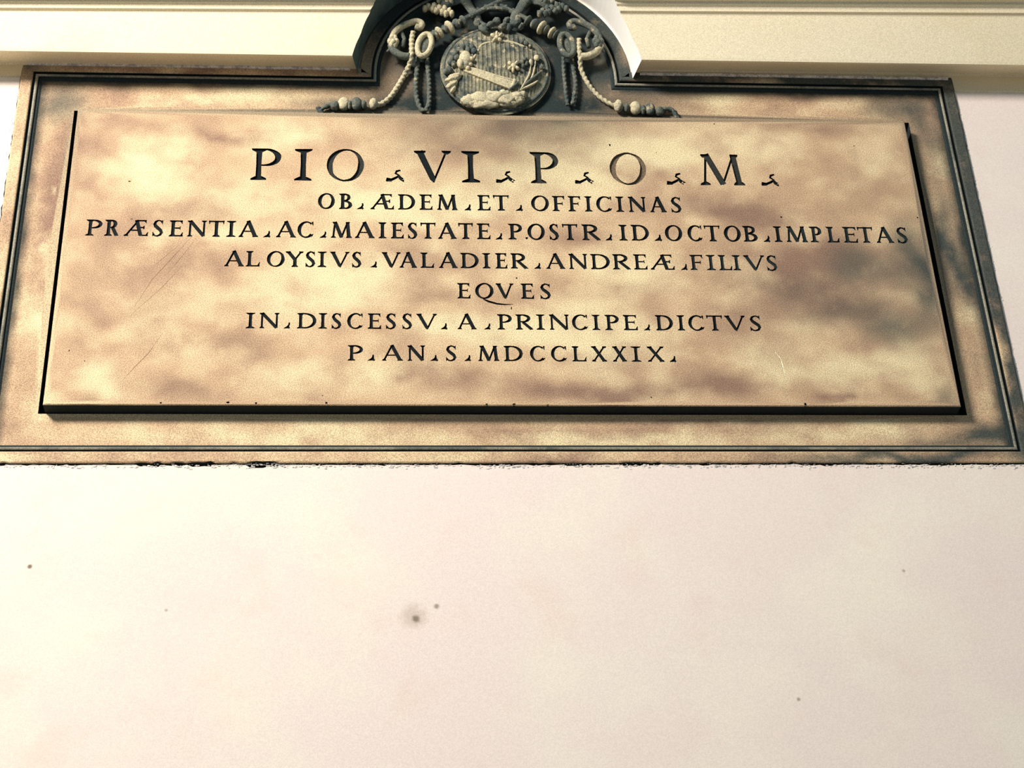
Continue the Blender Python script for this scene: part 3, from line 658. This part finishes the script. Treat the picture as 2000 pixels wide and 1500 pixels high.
plantp('star_ornament', [], [(1021, 80, 6, 4, 40), (1027, 84, 6, 4, -30), (1036, 90, 4, 4, 0)], M['relief'])
# --- leaf clasp over the shield
bm = bmesh.new()
for i, (x, y, a, b, r) in enumerate(((970, 74, 5, 5, 0), (963, 70, 6, 3, -25), (978, 69, 6, 3, 30), (966, 78, 5, 3, 30), (976, 78, 5, 3, -25), (970, 66, 3, 5, 0))): blob(bm, x, y, Y0-.034, a, b, .007, r, .1, 2, i)
obj('leaf_clasp', bm, M['pale'], arms, True)

# --- keys: bow, collars, shaft, bit
def key(name, s, label):                                      # s = -1 left, +1 right
    def X(x): return x if s < 0 else 1936-x                   # mirrored about the middle of the niche
    root = bpy.data.objects.new(name, None); C.objects.link(root); root.parent = arms; root['label'] = label; root.empty_display_size = .05
    Yk = Y0-.030
    bm = bmesh.new(); a, b = W(X(838), 72, Yk), W(X(1050), -34, Yk-.004 if s < 0 else Yk+.004)
    tube(bm, [a+(b-a)*t/10 for t in range(11)], [.0068]*11, 12); obj('key_shaft', bm, M['relief'], root, True)
    ax = (s*-.85, -.5)
    for (x, y, r, th, m) in ((858, 64, .0162, .005, 'pale'), (869, 58, .0126, .004, 'relief'), (878, 54, .0186, .006, 'pale'), (892, 47, .0138, .008, 'relief'), (905, 41, .0150, .005, 'relief'), (850, 68, .0132, .004, 'relief')):
        bm = bmesh.new(); disc(bm, X(x), y, Yk, r, th, ax); obj('collar', bm, M[m], root, True)
    bm = bmesh.new()                                          # teeth, above the picture's edge for the most part
    for i in range(3): blob(bm, X(1032+i*9), -20-i*6, Yk, 7, 10, .008, 0)
    obj('key_bit', bm, M['relief'], root, True)
    # bow: an openwork trefoil of four scrolls
    bm = bmesh.new()
    tube(bm, resample(smooth_path(wp([(X(p), q) for p, q in ((766, 74), (772, 62), (786, 51), (803, 44), (816, 42), (824, 47), (820, 54), (812, 52))], Yk-.004), 8), .003), .0082, 10); obj('scroll', bm, M['pale' if s < 0 else 'relief'], root, True)
    bm = bmesh.new()
    tube(bm, resample(smooth_path(wp([(X(p), q) for p, q in ((764, 88), (768, 98), (778, 106), (790, 110), (802, 110))], Yk), 8), .003), .0092, 10); obj('scroll', bm, M['relief' if s < 0 else 'pale'], root, True)
    bm = bmesh.new(); pts = []
    for k in range(30):
        t = 2*math.pi*k/30; u, v = 13*math.cos(t), 22*math.sin(t); r = math.radians(18*-s)
        pts.append(W(X(829)+(u*math.cos(r)-v*math.sin(r)), 88+(u*math.sin(r)+v*math.cos(r)), Yk-.004))
    tube(bm, pts, .0070, 10, closed=True); obj('ring', bm, M['pale' if s < 0 else 'relief'], root, True)
    bm = bmesh.new(); blob(bm, X(829), 88, Yk+.004, 12, 19, .006, 18*s, .1, 3); obj('bow_leaf', bm, M['relief'], root, True)
    bm = bmesh.new()
    for i in range(6):
        t = i*math.pi/3; blob(bm, X(768)+6*math.cos(t), 81+7*math.sin(t), Yk-.006, 6, 6, .008, 0, .2, 2, i)
    blob(bm, X(768), 81, Yk-.012, 5, 5, .006); obj('rosette', bm, M['pale' if s < 0 else 'relief'], root, True)
    bm = bmesh.new(); tube(bm, wp([(X(756), 101), (X(762), 96), (X(770), 90)], Yk), [.003, .004, .005], 8); tube(bm, wp([(X(782), 60), (X(790), 76), (X(786), 92)], Yk+.004), [.006, .005, .006], 8)
    tube(bm, wp([(X(838), 66), (X(846), 70), (X(842), 74)], Yk), [.007, .008, .006], 8); obj('bow_web', bm, M['relief'], root, True)
key('crossed_key', -1, 'left crossed key, pale scrolled bow with rosette'); key('crossed_key', 1, 'right crossed key, darker scrolled bow')

# --- twisted cords, beads, tassels
def cord(px, r, m, label=None, Y=Y0-.012):
    bm = bmesh.new(); Q = resample(smooth_path(wp(px, Y), 10), .0016); tube(bm, Q, r, 10, twist=230, tw_amp=.42)
    o = obj('cord', bm, M[m], arms, True)
    if label: o['label'] = label
    return o
YC = Y0-.036
cord([(807, 62, YC), (804, 78, YC), (804, 96, YC), (803, 112, YC+.004), (799, 128, Y0-.018), (789, 148, Y0-.010), (776, 170, Y0-.010), (762, 190, Y0-.010), (746, 202, Y0-.010), (730, 206, Y0-.010)], .0062, 'pale', 'left long cord running down to the bead tassel')
cord([(1131, 76, YC), (1131, 96, YC), (1133, 112, YC+.004), (1134, 132, Y0-.018), (1142, 152, Y0-.010), (1156, 174, Y0-.010), (1172, 190, Y0-.010), (1190, 202, Y0-.010), (1206, 208, Y0-.010)], .0056, 'pale', 'right long cord running down to the bead tassel')
cord([(817, 112), (814, 140), (812, 170), (815, 196), (823, 214, Y0-.010), (832, 214), (838, 200), (838, 165), (836, 135), (834, 112)], .0058, 'relief', 'left hanging loop of cord')
cord([(1100, 112), (1101, 140), (1104, 170), (1106, 190), (1109, 206)], .0045, 'relief', 'right hanging cord, nearer the shield')
cord([(1117, 116), (1121, 140), (1124, 165), (1121, 190), (1118, 204)], .0052, 'relief', 'right hanging cord, farther from the shield')
def tassel(name, beads, tail, m, label):
    root = bpy.data.objects.new(name, None); C.objects.link(root); root.parent = arms; root['label'] = label; root.empty_display_size = .05
    for i, (x, y, r, sx) in enumerate(beads):
        bm = bmesh.new(); blob(bm, x, y, Y0-.013, r*sx, r, .012, 0, .12, 3, i); obj('bead', bm, M[m[i]], root, True)
    bm = bmesh.new(); b0 = smooth_path(wp(tail, Y0-.010), 8); tube(bm, b0, [.008*(1-.55*i/len(b0)) for i in range(len(b0))], 10, twist=160, tw_amp=.3)
    for k in range(7):
        e = tail[-1]; blob(bm, e[0]+(k-3)*1.2, e[1]-6+k*2.4, Y0-.008, 6, 1.8, .005, 0, .2, 2, k)
    obj('tassel_fringe', bm, M['relief'], root, True)
tassel('tassel', ((729, 203, 10, .85), (711, 205, 7, .8), (696, 203, 12, .95), (683, 206, 8, .6), (671, 203, 12, .95), (654, 207, 8, 1.1)), ((650, 205), (640, 207), (632, 211), (626, 217)), ['pale', 'relief', 'relief', 'relief', 'pale', 'relief'], 'left beaded tassel end, lying on the tablet edge')
tassel('tassel', ((1208, 207, 11, .8), (1224, 211, 7, .8), (1241, 211, 12, .95), (1256, 215, 8, .6), (1269, 214, 11, .95), (1288, 218, 8, 1.1)), ((1292, 216), (1304, 213), (1314, 216), (1320, 224)), ['pale', 'relief', 'pale', 'relief', 'relief', 'relief'], 'right beaded tassel end, lying on the tablet edge')

# --- tiara with its two fringed ribbons
def tiara():
    root = bpy.data.objects.new('tiara', None); C.objects.link(root); root.parent = arms; root['label'] = 'dark domed tiara above the keys'
    base = W(968, 36, Y0-.006); H = .21
    prof = [(.0, .046), (.02, .052), (.05, .060), (.08, .064), (.11, .061), (.14, .050), (.17, .034), (.19, .018), (.2, .006)]
    vs, fs = [], []; K = 32
    for z, r in prof:
        for k in range(K): a = 2*math.pi*k/K; vs.append((base.x+r*math.cos(a), base.y+r*.55*math.sin(a), base.z+z))
    for i in range(len(prof)-1):
        for k in range(K): fs.append((i*K+k, i*K+(k+1) % K, (i+1)*K+(k+1) % K, (i+1)*K+k))
    fs += [tuple(range(K))[::-1], tuple(range((len(prof)-1)*K, len(prof)*K))]
    raw('tiara_dome', vs, fs, M['dark_stone'], root, True)
    for z, r in ((.006, .050), (.06, .064), (.12, .059)):
        bm = bmesh.new(); tube(bm, [(base.x+r*math.cos(2*math.pi*k/40), base.y+r*.58*math.sin(2*math.pi*k/40), base.z+z) for k in range(40)], .0055, 8, closed=True)
        for k in range(12):
            a = 2*math.pi*k/12; m = Matrix.Translation((base.x+r*math.cos(a), base.y+r*.58*math.sin(a), base.z+z+.009)) @ Matrix.Diagonal((.006, .004, .009, 1)); bmesh.ops.create_icosphere(bm, subdivisions=1, radius=1, matrix=m)
        obj('crown', bm, M['relief'], root, True)
tiara()
def ribbon(s, label):
    def X(x): return x if s < 0 else 1936-x
    root = bpy.data.objects.new('tiara_ribbon', None); C.objects.link(root); root.parent = arms; root['label'] = label
    P = wp([(X(x), y) for x, y in ((950, 60), (936, 42), (925, 24), (915, 8), (900, -2), (880, 2), (862, 12), (842, 14))], Y0-.028); Q = resample(smooth_path(P, 8), .004)
    vs, fs = [], []; n = len(Q)
    for i, p in enumerate(Q):
        d = (Q[min(n-1, i+1)]-Q[max(0, i-1)]).normalized(); nrm = Vector((-d.z, 0, d.x)); w = .010+.004*i/n
        for j in range(5):
            u = (j-2)/2; vs.append(tuple(p+nrm*w*u+Vector((0, -.005*math.cos(u*1.5)-.005*math.sin(i*.5), 0))))
        for j in range(5):
            u = (2-j)/2; vs.append(tuple(p+nrm*w*u+Vector((0, .006, 0))))
    for i in range(n-1):
        for j in range(10): fs.append((i*10+j, i*10+(j+1) % 10, (i+1)*10+(j+1) % 10, (i+1)*10+j))
    fs += [tuple(range(10)), tuple(range((n-1)*10, n*10))[::-1]]
    raw('ribbon_band', vs, fs, M['relief'], root, True)
    bm = bmesh.new()
    for i, (x, y) in enumerate(((830, 17), (837, 13), (845, 18), (852, 22), (858, 17), (864, 24), (871, 27), (877, 22), (882, 27), (868, 18), (848, 12))): blob(bm, X(x), y, Y0-.030, 5.5, 6, .010, i*25, .35, 2, i)
    obj('ribbon_fringe', bm, M['pale' if s < 0 else 'relief'], root, True)
    bm = bmesh.new()
    for i, (x, y) in enumerate(((857, 2), (863, -2), (872, 4), (880, 3), (874, -4))): blob(bm, X(x), y, Y0-.030, 5, 6, .010, i*25, .35, 2, i+20)
    obj('ribbon_fringe', bm, M['pale' if s < 0 else 'relief'], root, True)
ribbon(-1, 'left tiara ribbon with a pale fringed end'); ribbon(1, 'right tiara ribbon with a grey fringed end')
# --- knot where the keys cross
bm = bmesh.new()
for i, (x, y, a, b, r) in enumerate(((944, 57, 11, 6, -35), (932, 46, 8, 5, -45), (958, 48, 9, 5, 20), (982, 52, 10, 5, 25), (1004, 46, 10, 5, -20), (1018, 52, 7, 4, 40), (970, 42, 8, 6, 0), (990, 40, 8, 5, 30), (1012, 38, 6, 8, 10))):
    blob(bm, x, y, Y0-.034, a, b, .009, r, .3, 3, i)
obj('ribbon_knot', bm, M['relief'], arms, True)
